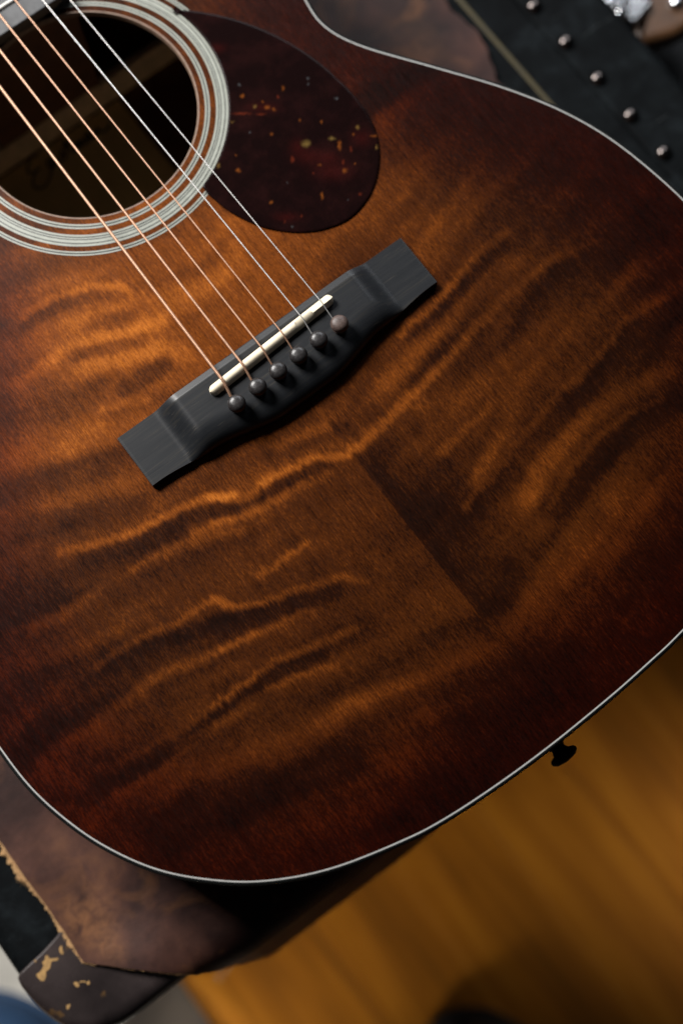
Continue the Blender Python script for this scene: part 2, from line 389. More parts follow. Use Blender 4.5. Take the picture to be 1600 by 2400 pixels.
def mat_ebony():
    g = G('ebony_wood')
    s = g.noise((9, 420, 60), 5, .6); s2 = g.noise((60, 1800, 300), 3, .6)
    v = g.math('ADD', s, g.math('MULTIPLY', g.math('SUBTRACT', s2, .5), .6))
    c = g.ramp(v, [(.3, (.0080, .0092, .0112)), (.55, (.0115, .0127, .0147)), (.85, (.028, .025, .021))])
    pale = g.noise((60, 2600, 400), 2, .5, loc=(4, 4, 4))
    c = g.mix(g.rng(pale, .68, .78, 0, .45), c, (.12, .10, .075))
    g.set(Base_Color=c, Roughness=g.rng(s2, .3, .7, .375, .395))
    g.b.inputs['Specular IOR Level'].default_value = .36
    g.bump(s2, .05, .0002)
    return g.m
def mat_pickguard():
    g = G('tortoiseshell_plastic')
    c = g.attrc('shell')
    n = g.noise(60, 4, .6); d = g.noise(900, 3, .6)
    c2 = g.mix(g.rng(n, .45, .7, 0, .6), c, (.012, .0028, .0024), 'ADD')
    c2 = g.mix(g.rng(d, .3, .7, 0, .35), c2, (.002, .001, .001))
    g.set(Base_Color=c2, Roughness=.20)
    g.b.inputs['Specular IOR Level'].default_value = .07
    g.bump(g.noise(40, 2), .05, .0004)
    return g.m
def mat_leather():
    g = G('worn_brown_leather')
    a = g.noise(14, 6, .6, dist=.5); b = g.noise(38, 6, .65); f = g.noise(1500, 3, .6)
    c = g.ramp(g.math('ADD', a, g.math('MULTIPLY', g.math('SUBTRACT', b, .5), .7)),
               [(.3, (.0115, .0046, .0037)), (.5, (.034, .0135, .0102)), (.68, (.078, .032, .022)), (.85, (.14, .060, .030))])
    c = g.mix(g.rng(g.noise(42, 5, .62, loc=(5, 5, 5), dist=1), .54, .70, 0, .6), c, (.15, .062, .024))
    c = g.mix(g.rng(f, .3, .7, 0, .35), c, (.02, .011, .01))
    wn = g.math('MULTIPLY', g.attr('worn'), g.rng(g.noise(160, 5, .65, dist=.6), .35, .65, .1, 1))
    c = g.mix(g.math('MULTIPLY', wn, .75), c, (.21, .092, .04))
    sc = g.noise((40, 700, 40), 3, .5, rot=(0, 0, .7))
    c = g.mix(g.rng(sc, .74, .8, 0, .4), c, (.2, .12, .08))
    g.set(Base_Color=c, Roughness=g.rng(b, .3, .7, .42, .58))
    g.b.inputs['Specular IOR Level'].default_value = .20
    g.bump(g.math('ADD', b, g.math('MULTIPLY', f, .3)), .35, .0008)
    return g.m
def mat_black():
    g = G('worn_black_vinyl')
    a = g.noise(45, 6, .65, dist=.4); f = g.noise(900, 4, .6)
    c = g.ramp(a, [(.35, (.002, .0024, .0028)), (.52, (.0042, .0053, .006)), (.72, (.011, .014, .016)), (.88, (.06, .072, .078))])
    sc = g.noise((25, 600, 40), 4, .6, rot=(0, 0, 1.1), dist=.6)
    c = g.mix(g.rng(sc, .70, .78, 0, .5), c, (.16, .18, .185))
    dust = g.noise(1500, 2, .5, loc=(2, 2, 2))
    c = g.mix(g.rng(dust, .72, .8, 0, .35), c, (.10, .10, .10))
    g.set(Base_Color=c, Roughness=g.rng(a, .3, .7, .6, .8))
    g.b.inputs['Specular IOR Level'].default_value = .045
    g.bump(f, .3, .0006)
    return g.m
def mat_cap():
    g = G('glossy_brown_leather_trim')
    a = g.noise(20, 5, .6); f = g.noise(1200, 3, .6)
    c = g.ramp(a, [(.3, (.014, .011, .011)), (.6, (.040, .030, .029)), (.8, (.07, .05, .045))])
    c = g.mix(g.rng(g.noise(60, 5, .6, loc=(3, 0, 1)), .64, .68, 0, .6), c, (.15, .08, .025))
    c = g.mix(g.rng(f, .3, .7, 0, .3), c, (.015, .01, .01))
    g.set(Base_Color=c, Roughness=g.rng(a, .3, .7, .2, .32))
    g.bump(a, .2, .001)
    return g.m
def mat_floor():
    g = G('amber_wood_floor')
    a = g.noise((38, 2.2, 4), 5, .6, dist=.4); b = g.noise((160, 7, 6), 4, .6); l = g.noise(5, 3, .5)
    oi = g.n.new('ShaderNodeObjectInfo')
    v = g.math('ADD', a, g.math('MULTIPLY', g.math('SUBTRACT', b, .5), .5))
    v = g.math('ADD', v, g.math('MULTIPLY', g.math('SUBTRACT', oi.outputs['Random'], .5), .12))
    v = g.math('ADD', v, g.math('MULTIPLY', g.math('SUBTRACT', l, .5), .5))
    c = g.ramp(v, [(.2, (.12, .040, .003)), (.5, (.31, .108, .0055)), (.8, (.50, .20, .014))])
    g.set(Base_Color=c, Roughness=g.rng(b, .3, .7, .38, .5))
    g.b.inputs['Specular IOR Level'].default_value = .25
    g.bump(b, .15, .001)
    return g.m
M = dict(
    top=mat_soundboard(), ebony=mat_ebony(), shell=mat_pickguard(), hide=mat_leather(), black=mat_black(), cap=mat_cap(), floor=mat_floor(),
    white=plain('aged_white_plastic', (.275, .29, .25), .4, var=.08), purf=plain('white_purfling', (.37, .37, .355), .4, var=.08), blackline=plain('black_line', (.012, .014, .013), .4),
    binding=plain('dark_binding', (.008, .009, .009), .55, scale=250, spec=.06), rubber=plain('black_button', (.004, .004, .004), .7, spec=.05), inner=plain('mahogany_inner', (.14, .060, .028), .6, var=.3, scale=120),
    brace=plain('spruce_brace', (.60, .45, .28), .7, var=.2, scale=200), label=plain('paper_label', (.90, .66, .26), .8, var=.08, scale=90),
    ink=plain('black_ink', (.004, .004, .004), .7), rim=plain('hole_rim_wood', (.20, .13, .09), .45, var=.25, scale=350),
    bone=plain('bone', (.74, .65, .49), .32, var=.06, scale=180), pin=plain('black_pin', (.020, .018, .018), .36, var=.4, scale=900, bump=.25),
    pinbrown=plain('worn_brown_pin', (.075, .050, .042), .5, var=.35, scale=900, bump=.25),
    bronze=plain('bronze_winding', (.50, .29, .185), .42, metal=.45, var=.08), steel=plain('plain_steel', (.58, .57, .55), .35, metal=.5, var=.05),
    nickel=plain('nickel_silver', (.62, .61, .58), .4, metal=.35, var=.05), fb=plain('fingerboard_ebony', (.042, .044, .047), .45, var=.25, scale=300),
    stud=plain('dulled_brass_stud', (.115, .10, .094), .2, metal=1, var=.2, scale=600), gold=plain('ochre_line', (.040, .029, .004), .6, var=.25, scale=300),
    fray=plain('raw_suede', (.46, .27, .12), .9, var=.25, scale=700), chip=plain('flaked_finish', (.34, .20, .07), .8, var=.25, scale=500),
    taupe=plain('rug_shade_tone', (.045, .034, .024), .9, var=.2, scale=80, bump=.3), rug=plain('pale_grey_rug', (.46, .44, .39), .9, var=.16, scale=60, bump=.3), blue=plain('blue_cloth', (.012, .042, .10), .8, var=.25, scale=300, bump=.3),
    steelplate=plain('polished_steel', (.75, .76, .78), .15, metal=1, var=.05), strap=plain('tan_leather', (.075, .034, .013), .4, var=.3, scale=90),
    darkcase=plain('charcoal_cloth', (.010, .0115, .0135), .75, var=.3, scale=200, bump=.3), shoe=plain('dark_rubber', (.012, .009, .008), .6, var=.3),
    shoegrey=plain('grey_canvas', (.06, .056, .045), .85, var=.2, scale=300), palemark=plain('pale_floor_mark', (.28, .23, .18), .5, var=.2, scale=300))

# ---------------------------------------------------------------- setting
rug = thing('rug', 'pale grey rug with a strip under the left side of the trunk coloured dark for its shade', 'rug', (-580, -300, -UP))
obj('pile', *box(-900, -1500, -UP+.5, -332, 900, -UP+7), M['rug'], rug, smooth=False)
obj('shade_strip', *box(-331.5, -1500, -UP+.5, -262, 900, -UP+5), M['taupe'], rug, smooth=False)  # rug strip in the trunk's shadow; the shade is put into its colour
floor = obj('floor', *box(-2600, -2600, -UP-30, 2600, 2600, -UP-9), M['floor'], loc=(0, 0, -UP-30), smooth=False)
tag(floor, kind='structure')
plank_mesh = None
for i in range(26):
    x0 = -470+i*78
    for j in range(3):
        y0 = -1750+j*900+(i*337 % 500)-250
        v, f = slab([(x0+.2, y0+.2), (x0+77.8, y0+.2), (x0+77.8, y0+899.8), (x0+.2, y0+899.8)], -UP-8.5, -UP, .3, 1)
        if plank_mesh is None:
            o = obj('plank', v, f, M['floor'], floor, loc=(x0+39, y0+450, -UP), smooth=False); plank_mesh = o.data
        else:
            o = bpy.data.objects.new('plank', plank_mesh); C.objects.link(o)
            o.parent = floor; o.location = Vector(((x0+39)*MM, (y0+450)*MM, 0)) - floor.location
for pts in ([(-240, -198), (-220, -190.5), (-219, -192), (-239, -199.5)],):
    v, f = slab(resample(np.array(pts, float), 2), -UP-.2, -UP+.25, .2, 1)
    obj('pale_mark', v, f, M['palemark'], floor, smooth=False)  # thin pale line lying on the planks
# ---------------------------------------------------------------- trunk
TZ = -102.6
trunk = thing('trunk', 'worn black travel trunk with rounded leather corner lying under the guitar', 'trunk', (12, 200, -UP))
obj('trunk_body', *slab(rrect(-257, -179.5, 284, 640, 34), -UP+7, TZ, 7, 5), M['black'], trunk, auto=40)
obj('edge_slat', *slab(rrect(241, -172, 279, 630, 5), TZ-4, TZ+2.2, 2.0, 4), M['black'], trunk, auto=40)
obj('trim_line', *slab(resample(np.array([(216.9, -150), (219.3, -150), (219.3, 600), (216.9, 600)]), 30), TZ-1, TZ+.35, .2, 1), M['gold'], trunk)
stud_mesh = None
for k in range(25):
    y = 4.4+27.05*(k-6)
    if stud_mesh is None:
        v, f = lathe([(2.3, 0), (4.1, .1), (4.2, .5), (3.8, 1.6), (2.7, 2.7), (1.4, 3.2), (.3, 3.35)], 20, (246.5, y, TZ+2.1))
        o = obj('stud', v, f, M['stud'], trunk, loc=(246.5, y, TZ+2.1)); stud_mesh = o.data
    else:
        o = bpy.data.objects.new('stud', stud_mesh); C.objects.link(o); o.parent = trunk
        o.location = Vector((246.5*MM, y*MM, (TZ+2.1+UP)*MM)) - trunk.location
capline = [(-150, -126), (-190, -126.5), (-214, -125), (-224, -126.5), (-232, -129.3), (-241, -131), (-250, -131.9), (-255, -132.6), (-257.0, -134)]
outer = [(-257.8, -138)]+[p for p in rrect(-257.8, -180.3, 284, 640, 34) if p[0] < -200 and p[1] < -100]
poly = ccw(resample(np.array(capline+outer+[(-150, -180.3)]), 2.2))
fac = [1.0 if (p[1] < -144 and p[0] < -250) or p[1] < -173 else .14 for p in poly]
fac = np.convolve(np.r_[fac[-4:], fac, fac[:4]], np.ones(9)/9, 'valid')[:len(poly)]
capo = obj('corner_cap', *slab(poly, -UP+9, TZ+1.5, 8.0, 8, fac), M['cap'], trunk, auto=50)
def chip(pts, z, name='flake', mat='chip', parent=None):
    v, f = slab(resample(catmull(pts, 6), .6), z-.3, z+.12, .1, 1)
    return obj(name, v, f, M[mat], parent or capo)

# ---------------------------------------------------------------- leather hide
def hide_xy_end(x):          # v (distance along the sheet) at which the sheet ends
    return np.where(x < -186, -147-(x+227)*.95, np.maximum(-186-(x+186)*3, -262))
BEND_Y = -175.5
def drape(x, v):
    """sheet coordinates -> 3-D: flat on the trunk, then over its end"""
    q = np.clip((x+193)/32, 0, 1); q = q*q*(3-2*q)
    rr = 9.5+5.5*q; ys = -184.4-6.6*q-.4*q*np.sin(x*.05+.6)-1.2*np.clip((x+108)/30, 0, 1); vb = ys+rr
    a = np.clip((vb-v)/rr, 0, 1.45); rest = np.maximum(vb-v-1.45*rr, 0)
    flat = v > vb
    y = np.where(flat, v, vb-rr*np.sin(a)-rest*math.cos(1.45))
    z = np.where(flat, TZ+2.6, TZ+2.6-rr+rr*np.cos(a)-rest*math.sin(1.45))
    return x, y, z
xs = np.unique(np.r_[np.linspace(-228, 212, 177)])
hide = thing('leather_hide', 'brown worn leather hide with a frayed tan edge spread between guitar and trunk', 'leather hide', (-10, 60, TZ))
def edge_right(v): return 211+1.3*np.sin(v*.17)+.5*np.sin(v*.53+1)-np.where(v < 112, np.clip((112-v)/22, 0, 1)**2*9, 0)
def edge_left(v): return -228.2+.5*np.sin(v*.09)+.5*(vnoise(v*.4+100, v*0+3, 5)-.5)
NX, NV = 150, 230
gx = np.linspace(0, 1, NX); V0 = 330.0
VV = []
for i, t in enumerate(gx):
    xm = -228+t*439
    ve = float(hide_xy_end(np.array(xm)))
    vs = np.r_[np.linspace(V0, -145, NV-80), -145+(ve+145)*np.linspace(0, 1, 81)[1:]]
    xx = edge_left(vs)*(1-t)+edge_right(vs)*t if True else 0
    X, Y, Z = drape(xx, vs)
    Z = Z+.5*vnoise(X*.02+50, Y*.02+50, 9)*(vs > BEND_Y)+3.0*np.exp(-((xx+205)/22)**2-((vs+166)/20)**2)
    VV.append(np.stack([X, Y, Z], 1))
top = np.array(VV)                                   # NX,NV,3
bot = top.copy(); bot[:, :, 2] -= 2.0
V = np.vstack([top.reshape(-1, 3), bot.reshape(-1, 3)]); K = NX*NV; F = []
for i in range(NX-1):
    for j in range(NV-1):
        a, b, c, d = i*NV+j, (i+1)*NV+j, (i+1)*NV+j+1, i*NV+j+1
        F.append((a, d, c, b)); F.append((a+K, b+K, c+K, d+K))
def seam(idx, flip):
    for a, b in zip(idx[:-1], idx[1:]): F.append((a, b, b+K, a+K) if not flip else (b, a, a+K, b+K))
seam([0*NV+j for j in range(NV)], False); seam([(NX-1)*NV+j for j in range(NV)], True)
seam([i*NV+NV-1 for i in range(NX)], False); seam([i*NV for i in range(NX)], True)
sheet = obj('leather_sheet', V, F, M['hide'], hide, auto=50)
worn = np.zeros(len(V))
for wx_, wy_, wr, wi in ((-215, -138, 9, 1), (-206, -128, 6, .7), (-214, -150, 5, .7), (-219, -123, 7, .5), (-208, -96, 8, .35), (-222, -132, 5, .6), (180, 130, 12, .5), (160, 110, 9, .4)):
    d_ = np.hypot(V[:, 0]-wx_, (V[:, 1]-wy_)*.8)/wr; worn += wi*np.exp(-d_*d_)
a_ = sheet.data.attributes.new('worn', 'FLOAT', 'POINT'); a_.data.foreach_set('value', np.clip(worn, 0, 1).astype(np.float32))
# frayed raw edge: a thin rough ribbon and hundreds of fibres along the cut
edge = [top[0, j] for j in range(0, NV) if top[0, j, 1] < 120]
edge += [top[i, NV-1] for i in range(1, 60)]
edge = np.array(edge)
s = np.r_[0, np.cumsum(np.linalg.norm(np.diff(edge, axis=0), axis=1))]
t = np.arange(0, s[-1], .35)
E_ = np.stack([np.interp(t, s, edge[:, k]) for k in range(3)], 1)
T_ = np.gradient(E_, axis=0); T_ /= np.linalg.norm(T_, axis=1)[:, None]
O_ = np.stack([T_[:, 1], -T_[:, 0], 0*t], 1); O_ /= np.linalg.norm(O_, axis=1)[:, None]+1e-6
if O_[5, 0] > 0: O_ = -O_
wide = np.clip(.55+1.7*vnoise(t*.09+30, t*0, 3)**2*1.2+.5*vnoise(t*.6, t*0+2, 4)-.25, .25, 3)
wide *= np.where(E_[:, 1] > -100, 1.25, .62)*np.where((E_[:, 0] > -224) & (E_[:, 1] < -148), .5, 1)
jag = wide*(.15+1.7*vnoise(t*.8+9, t*0+5, 8)**1.6+.5*rng.random(len(t)))
a = E_+(0, 0, -.15); b = E_+O_*np.minimum(wide*.35, jag)[:, None]+(0, 0, -.7); c = E_+O_*jag[:, None]+(0, 0, -1.5)
vf = [loft([a-O_*.1, b, c], closed=False)]
fv = []; ff = []
for i in range(len(t)):
    for _ in range(2):
        L = wide[i]*(.6+.9*rng.random()); p = E_[i]+O_[i]*wide[i]*.3*rng.random()+(0, 0, -.4-.9*rng.random())
        dr = O_[i]*L+T_[i]*(rng.random()-.5)*1.1*L+np.array((0, 0, (rng.random()-.5)*.8))
        w = T_[i]*.11
        k = len(fv); fv += [p-w, p+w, p+dr*.6+w*.7+(0, 0, .08), p+dr]
        ff.append((k, k+1, k+2, k+3))
vf.append((np.array(fv), ff))
fr = obj('frayed_edge', *join(*vf), M['fray'], hide); fr['kind'] = 'stuff'

# ---------------------------------------------------------------- guitar
guitar = thing('acoustic_guitar', 'brown sunburst acoustic guitar with six strings lying on a leather covered trunk', 'guitar', (0, 0, -100))
OUT = [(-188.9, -62.3), (-188.6, -45), (-184.5, -16), (-175, 15), (-160.5, 44), (-142.5, 72), (-121, 102), (-113.5, 120), (-113.5, 136),
       (-119, 155), (-131, 185), (-140, 212), (-142, 235), (-136, 260), (-118, 277), (-90, 285), (-50, 288), (0, 289), (50, 288), (92, 285), (120, 277),
       (138, 260), (145, 235), (142, 212), (132, 185), (119, 155), (113.9, 136), (112.8, 120.6), (120, 102.5), (140.7, 72.7), (158.5, 46.9),
       (172.8, 20.8), (182.1, -6), (187.6, -40), (187.6, -62), (185.6, -86), (181.6, -104), (175.5, -120), (166, -137), (157, -148.2), (147, -158.4),
       (131, -170.4), (109, -181.5), (82, -189.2), (57.1, -192.9), (47.1, -193.7), (28.7, -194.9), (11.1, -195.5), (-6.3, -195.8), (-23.1, -195.6),
       (-39.4, -194.9), (-55.3, -193.7), (-70.4, -191.8), (-82.1, -189.2), (-95.8, -185.6), (-109.0, -181.4), (-121.3, -176.1), (-132.7, -169.8),
       (-140.7, -164.4), (-148.2, -158.2), (-158.7, -148), (-166.7, -138.2), (-173.5, -127), (-179.6, -114), (-184.2, -100), (-187.1, -87.5), (-188.5, -76.3)]
outl = ccw(resample(catmull(OUT, 10), 1.6))
k = 5                                                 # light smoothing of the traced outline
for _ in range(6): outl = (np.roll(outl, 1, 0)+2*outl+np.roll(outl, -1, 0))/4
HC = np.array((0.4, 150.9)); HR = 51.4
nrm = normals(outl)
inner_edge = outl-nrm*.25
# soundboard grid, clipped to the outline and the hole
ST = .8
X = np.arange(-191, 192, ST); Y = np.arange(-198, 292, ST)
gxx, gyy = np.meshgrid(X, Y, indexing='ij'); P = np.stack([gxx.ravel(), gyy.ravel()], 1)
def inside(P, poly):
    r = np.zeros(len(P), bool); x, y = P[:, 0], P[:, 1]
    a = poly; b = np.roll(poly, -1, 0)
    for (x0, y0), (x1, y1) in zip(a, b):
        if y0 == y1: continue
        m = ((y0 > y) != (y1 > y)) & (x < (x1-x0)*(y-y0)/(y1-y0)+x0)
        r ^= m
    return r
ins = inside(P, inner_edge); dh = np.hypot(P[:, 0]-HC[0], P[:, 1]-HC[1])
good = (ins & (dh > HR)).reshape(gxx.shape)
cell = good[:-1, :-1] | good[1:, :-1] | good[:-1, 1:] | good[1:, 1:]
used = np.zeros_like(good)
for di in (0, 1):
    for dj in (0, 1): used[di:di+cell.shape[0], dj:dj+cell.shape[1]] |= cell
idx = -np.ones(used.size, int); ui = np.flatnonzero(used.ravel()); idx[ui] = np.arange(len(ui))
Q = P[ui].copy()
bad = ~good.ravel()[ui]
for i in np.flatnonzero(bad):
    q = Q[i]; d = q-HC; r = math.hypot(*d)
    if r < HR+2: Q[i] = HC+d/r*HR
    else:
        dd = ((inner_edge-q)**2).sum(1); j = int(dd.argmin())
        best = None
        for a_, b_ in ((j-1, j), (j, (j+1) % len(inner_edge))):
            A, B = inner_edge[a_], inner_edge[b_]; tt = np.clip(((q-A)@(B-A))/((B-A)@(B-A)), 0, 1); c_ = A+tt*(B-A)
            if best is None or ((c_-q)**2).sum() < best[0]: best = (((c_-q)**2).sum(), c_)
        Q[i] = best[1]
ci, cj = np.nonzero(cell); ny = len(Y)
q0 = idx[ci*ny+cj]; q1 = idx[(ci+1)*ny+cj]; q2 = idx[(ci+1)*ny+cj+1]; q3 = idx[ci*ny+cj+1]
board = obj('soundboard', np.c_[Q, np.zeros(len(Q))], np.stack([q0, q1, q2, q3], 1).tolist(), M['top'], guitar, smooth=False)
# figure of the flamed wood and the sunburst finish, as attributes of the board
ed = np.full(len(Q), 1e9)
for p_ in inner_edge[::3]: ed = np.minimum(ed, (Q[:, 0]-p_[0])**2+(Q[:, 1]-p_[1])**2)
ed = np.sqrt(ed)
x, y = Q[:, 0], Q[:, 1]
wy = y+2.1*(vnoise(x*1.15+200, y*.06+200, 11)-.5)+.9*(vnoise(x*.4+90, y*.05+20, 12)-.5)+2.5*(vnoise(x*.06+9, y*.05+70, 13)-.5)
wx = x+1.5*(vnoise(x*.2+300, y*.2+300, 14)-.5)
fig = np.zeros(len(Q)); neg = np.zeros(len(Q))
for side, pts, w, i0, i1 in FIGURE:
    pts = np.array(pts); lo = pts.min(0)-4*w; hi = pts.max(0)+4*w
    m = (wx > lo[0]) & (wx < hi[0]) & (wy > lo[1]) & (wy < hi[1])
    if side == 'B': m &= (x < -.2)
    if side == 'T': m &= (x > -.2)
    ii = np.flatnonzero(m)
    if not len(ii): continue
    ax, ay = wx[ii], wy[ii]; best = np.full(len(ii), 1e9); tp = np.zeros(len(ii))
    n = len(pts)-1
    for k_ in range(n):
        A, B = pts[k_], pts[k_+1]; d = B-A; tt = np.clip(((ax-A[0])*d[0]+(ay-A[1])*d[1])/(d@d), 0, 1)
        dd = (ax-A[0]-tt*d[0])**2+(ay-A[1]-tt*d[1])**2
        mm = dd < best; best[mm] = dd[mm]; tp[mm] = (k_+tt[mm])/n
    I = i0+(i1-i0)*tp
    u = np.sqrt(best)/(w*(.95 if i0 > 0 else 1.05))
    if i0 > 0: fig[ii] += I*np.exp(-np.abs(u)**2.6)
    else: neg[ii] += I/(1+(u/1.1)**8)
burst = np.clip((ed-3)/66, 0, 1); burst = burst*burst*(3-2*burst)
amber = np.exp(-(((x+30)/120)**2+((y-62)/85)**2))
bands = (vnoise(x*.011+40, (wy-x*.28*np.sign(x))*.085+60, 31)-.5)*.6+(vnoise(x*.02+10, (wy-x*.3*np.sign(x))*.19+60, 32)-.5)*.5+(vnoise(x*.045+10, wy*.12+6, 33)-.5)*.35
base = .205+.105*burst+.275*amber*burst-.075*np.clip((x-40)/100, 0, 1)-.05*np.clip((-y-90)/90, 0, 1)
fig = 1.25*np.tanh(fig/1.25); neg = np.tanh(neg)
seam_ = np.exp(-((x-.1-.5*(vnoise(x*0+3, y*.04+50, 36)-.5))/.45)**2)*(y < -16)*np.clip((y+150)/40, 0, 1)
val = np.maximum(base+fig*(.125+.13*burst)+neg*(.12+.07*burst)+1.15*np.tanh(bands*1.6)*(.055+.10*burst)*(1-.55*np.clip((x-50)/50, 0, 1)*np.clip((y-10)/30, 0, 1))+.05*seam_, .04)
a_ = board.data.attributes.new('figure', 'FLOAT', 'POINT'); a_.data.foreach_set('value', val.astype(np.float32))
a_ = board.data.attributes.new('burst', 'FLOAT', 'POINT'); a_.data.foreach_set('value', burst.astype(np.float32))

obj('purfling', *loft(rings_z(outl, [(-.29, -.3), (-.29, .06), (.30, .06), (.30, -.3)])), M['purf'], guitar, auto=30)
obj('binding', *loft(rings_z(outl, [(.31, -.3), (.31, .05), (.9, .02), (1.3, -.2), (1.6, -.6), (1.7, -1.2), (1.7, -6.4), (1.4, -6.5)])), M['binding'], guitar, auto=50)
obj('side', *loft(rings_z(outl, [(1.4, -6.2), (1.4, -94), (-.6, -94), (-.6, -6.2)])), M['inner'], guitar, auto=40)
obj('back', *slab(outl+nrm*1.4, -100, -96.5, 1, 2), M['inner'], guitar, auto=40)
lining = obj('board_underside', *loft(rings_z(outl, [(0, -.4), (0, -3.2)]) , cap0=False), M['inner'], guitar)
# soundhole rim: the cut thickness of the board
tt = np.linspace(0, 2*np.pi, 160, endpoint=False); circ = np.stack([HC[0]+np.cos(tt), HC[1]+np.sin(tt)], 1)
def ring_at(r, z): return np.stack([HC[0]+r*np.cos(tt), HC[1]+r*np.sin(tt), np.full(len(tt), z)], 1)
obj('soundhole_rim', *loft([ring_at(51.75, .03), ring_at(51.2, .0), ring_at(50.9, -.5), ring_at(50.9, -3.2), ring_at(60, -3.2)]), M['rim'], guitar, auto=50)
obj('board_ceiling', *loft([ring_at(60, -3.2), ring_at(105, -3.3)]), M['inner'], guitar)
def rosette(name, strands):
    r0 = strands[0][0]; V_ = []; F_ = []; mi = []; k_ = 0
    for ra, rb, w in strands:
        h = .07 if w else .05
        v, f = loft([ring_at(ra, h), ring_at(rb, h)])
        V_.append(v); F_ += [tuple(q+k_ for q in reversed(z)) for z in f]; mi += [0 if w else 1]*len(f); k_ += len(v)
    o = obj(name, np.vstack(V_), F_, M['white'], guitar, smooth=False, mats=[M['blackline']])
    o.data.polygons.foreach_set('material_index', mi)
    return o
rosette('rosette_ring', [(54.4, 55.15, 1), (55.15, 55.85, 0), (55.85, 56.6, 1)])
rosette('rosette_ring', [(59.4, 60.35, 1), (60.35, 60.85, 0), (60.85, 61.45, 1), (61.45, 61.9, 0), (61.9, 63.3, 1), (63.3, 63.8, 0), (63.8, 64.9, 1)])
rosette('rosette_ring', [(67.3, 67.95, 1), (67.95, 68.65, 0), (68.65, 69.3, 1)])
# inside: braces on the back and the paper label with its signature
def brace(y0, y1, z0, z1, x0, x1):
    ym = (y0+y1)/2
    prof = [(y0, z0), (y0, z0+(z1-z0)*.55), (ym-2, z1-.4), (ym, z1), (ym+2, z1-.4), (y1, z0+(z1-z0)*.55), (y1, z0)]
    return loft([np.array([(xx, a, b) for a, b in prof]) for xx in (x0, x1)], closed=False)
obj('back_brace', *brace(202, 213, -96.5, -82, -105, 108), M['brace'], guitar, auto=30)
obj('back_brace', *brace(60, 70, -96.5, -83, -115, 120), M['brace'], guitar, auto=30)
label = obj('label', *box(-55, 146, -96.5, 35.5, 200.5, -96.2), M['label'], guitar, smooth=False)
SIG = [  # strokes of the handwritten name, in mm on the label
    [(-16.5, 199.5), (-20, 200.5), (-24, 198), (-26, 194.5), (-23, 192.6), (-19.5, 193.5), (-23.5, 191.8), (-27.5, 188), (-27.5, 184.5), (-24, 183), (-19, 185), (-15, 189)],
    [(-15, 189), (-11.5, 193.6), (-14, 194), (-15.5, 191), (-13.5, 189), (-11, 191.5), (-10.6, 193), (-10.4, 190), (-8.5, 189.5)],
    [(-8.5, 189.5), (-6, 193.6), (-5.4, 194), (-5, 190.8), (-6.5, 189.4)],
    [(-5, 190), (-2.5, 194), (-.6, 199.5), (-1.2, 193), (-.8, 190.2), (1, 190)], [(-4, 195.4), (2, 196.2)],
    [(1, 190), (2.2, 193.6), (2.6, 190.2), (4.2, 193.7), (4.8, 190.2), (6.6, 193.6), (7.2, 190.3), (8.4, 190.4)],
    [(8.4, 190.4), (12, 193.8), (9.8, 193.9), (8.8, 191.6), (10.2, 190), (12.3, 192), (12.4, 190.2), (13.8, 190.3)],
    [(13.8, 190.3), (14.6, 193.8), (14.9, 190.3), (17, 193.8), (17.6, 190.4), (20, 190), (24, 191.2)]]
obj('signature', *join(*[tube(np.c_[catmull(s_, 5, False), np.full((len(s_)-1)*5+1, -96.15)], .55, 6) for s_ in SIG]), M['ink'], label)
# pickguard with its shell flecks
PG = [(62, 169.3), (70.3, 162.2), (79.7, 151.3), (87.9, 138.6), (94.7, 124.0), (99.3, 108.7), (101.5, 94.9), (102.3, 83.1), (101.6, 72.4), (99.3, 63.6), (94.7, 54.9),
      (87.6, 47.0), (79.4, 41.2), (70.3, 38.0), (62.2, 37.4), (53.9, 39.4), (46.6, 42.8), (39.5, 48.1), (32.2, 56.0), (26.9, 65.0), (23.6, 73.5), (21.3, 84.5)]
pg = catmull(PG, 8, False)
a0 = math.atan2(pg[-1][1]-HC[1], pg[-1][0]-HC[0]); a1 = math.atan2(pg[0][1]-HC[1], pg[0][0]-HC[0])
arc = [(HC[0]+65.0*math.cos(t_), HC[1]+65.0*math.sin(t_)) for t_ in np.linspace(a0, a1, 60)[1:-1]]
pgp = ccw(resample(np.vstack([pg, arc]), 1.0)); pn = normals(pgp)
st = .55
gx_, gy_ = np.meshgrid(np.arange(18, 104, st), np.arange(36, 172, st), indexing='ij')
Pp = np.stack([gx_.ravel(), gy_.ravel()], 1); ok = inside(Pp, pgp-pn*.8).reshape(gx_.shape)
cl = ok[:-1, :-1] & ok[1:, :-1] & ok[:-1, 1:] & ok[1:, 1:]
bmx = np.zeros(ok.size, int)-1; us = np.zeros_like(ok)
for di in (0, 1):
    for dj in (0, 1): us[di:di+cl.shape[0], dj:dj+cl.shape[1]] |= cl
uu = np.flatnonzero(us.ravel()); bmx[uu] = np.arange(len(uu)); nyy = gx_.shape[1]
c1, c2 = np.nonzero(cl)
Ft = np.stack([bmx[c1*nyy+c2], bmx[(c1+1)*nyy+c2], bmx[(c1+1)*nyy+c2+1], bmx[c1*nyy+c2+1]], 1).tolist()
Vt = np.c_[Pp[uu], np.full(len(uu), .86)]
rim_v, rim_f = loft(rings_z(pgp, [(0, .0), (0, .45), (-.15, .72), (-.5, .85), (-1.9, .85)]))
Vp, Fp = join((Vt, Ft), (rim_v, rim_f))
guard = obj('pickguard', Vp, Fp, M['shell'], guitar, auto=50)
col = np.tile(np.array((.0058, .0021, .0021)), (len(Vp), 1))
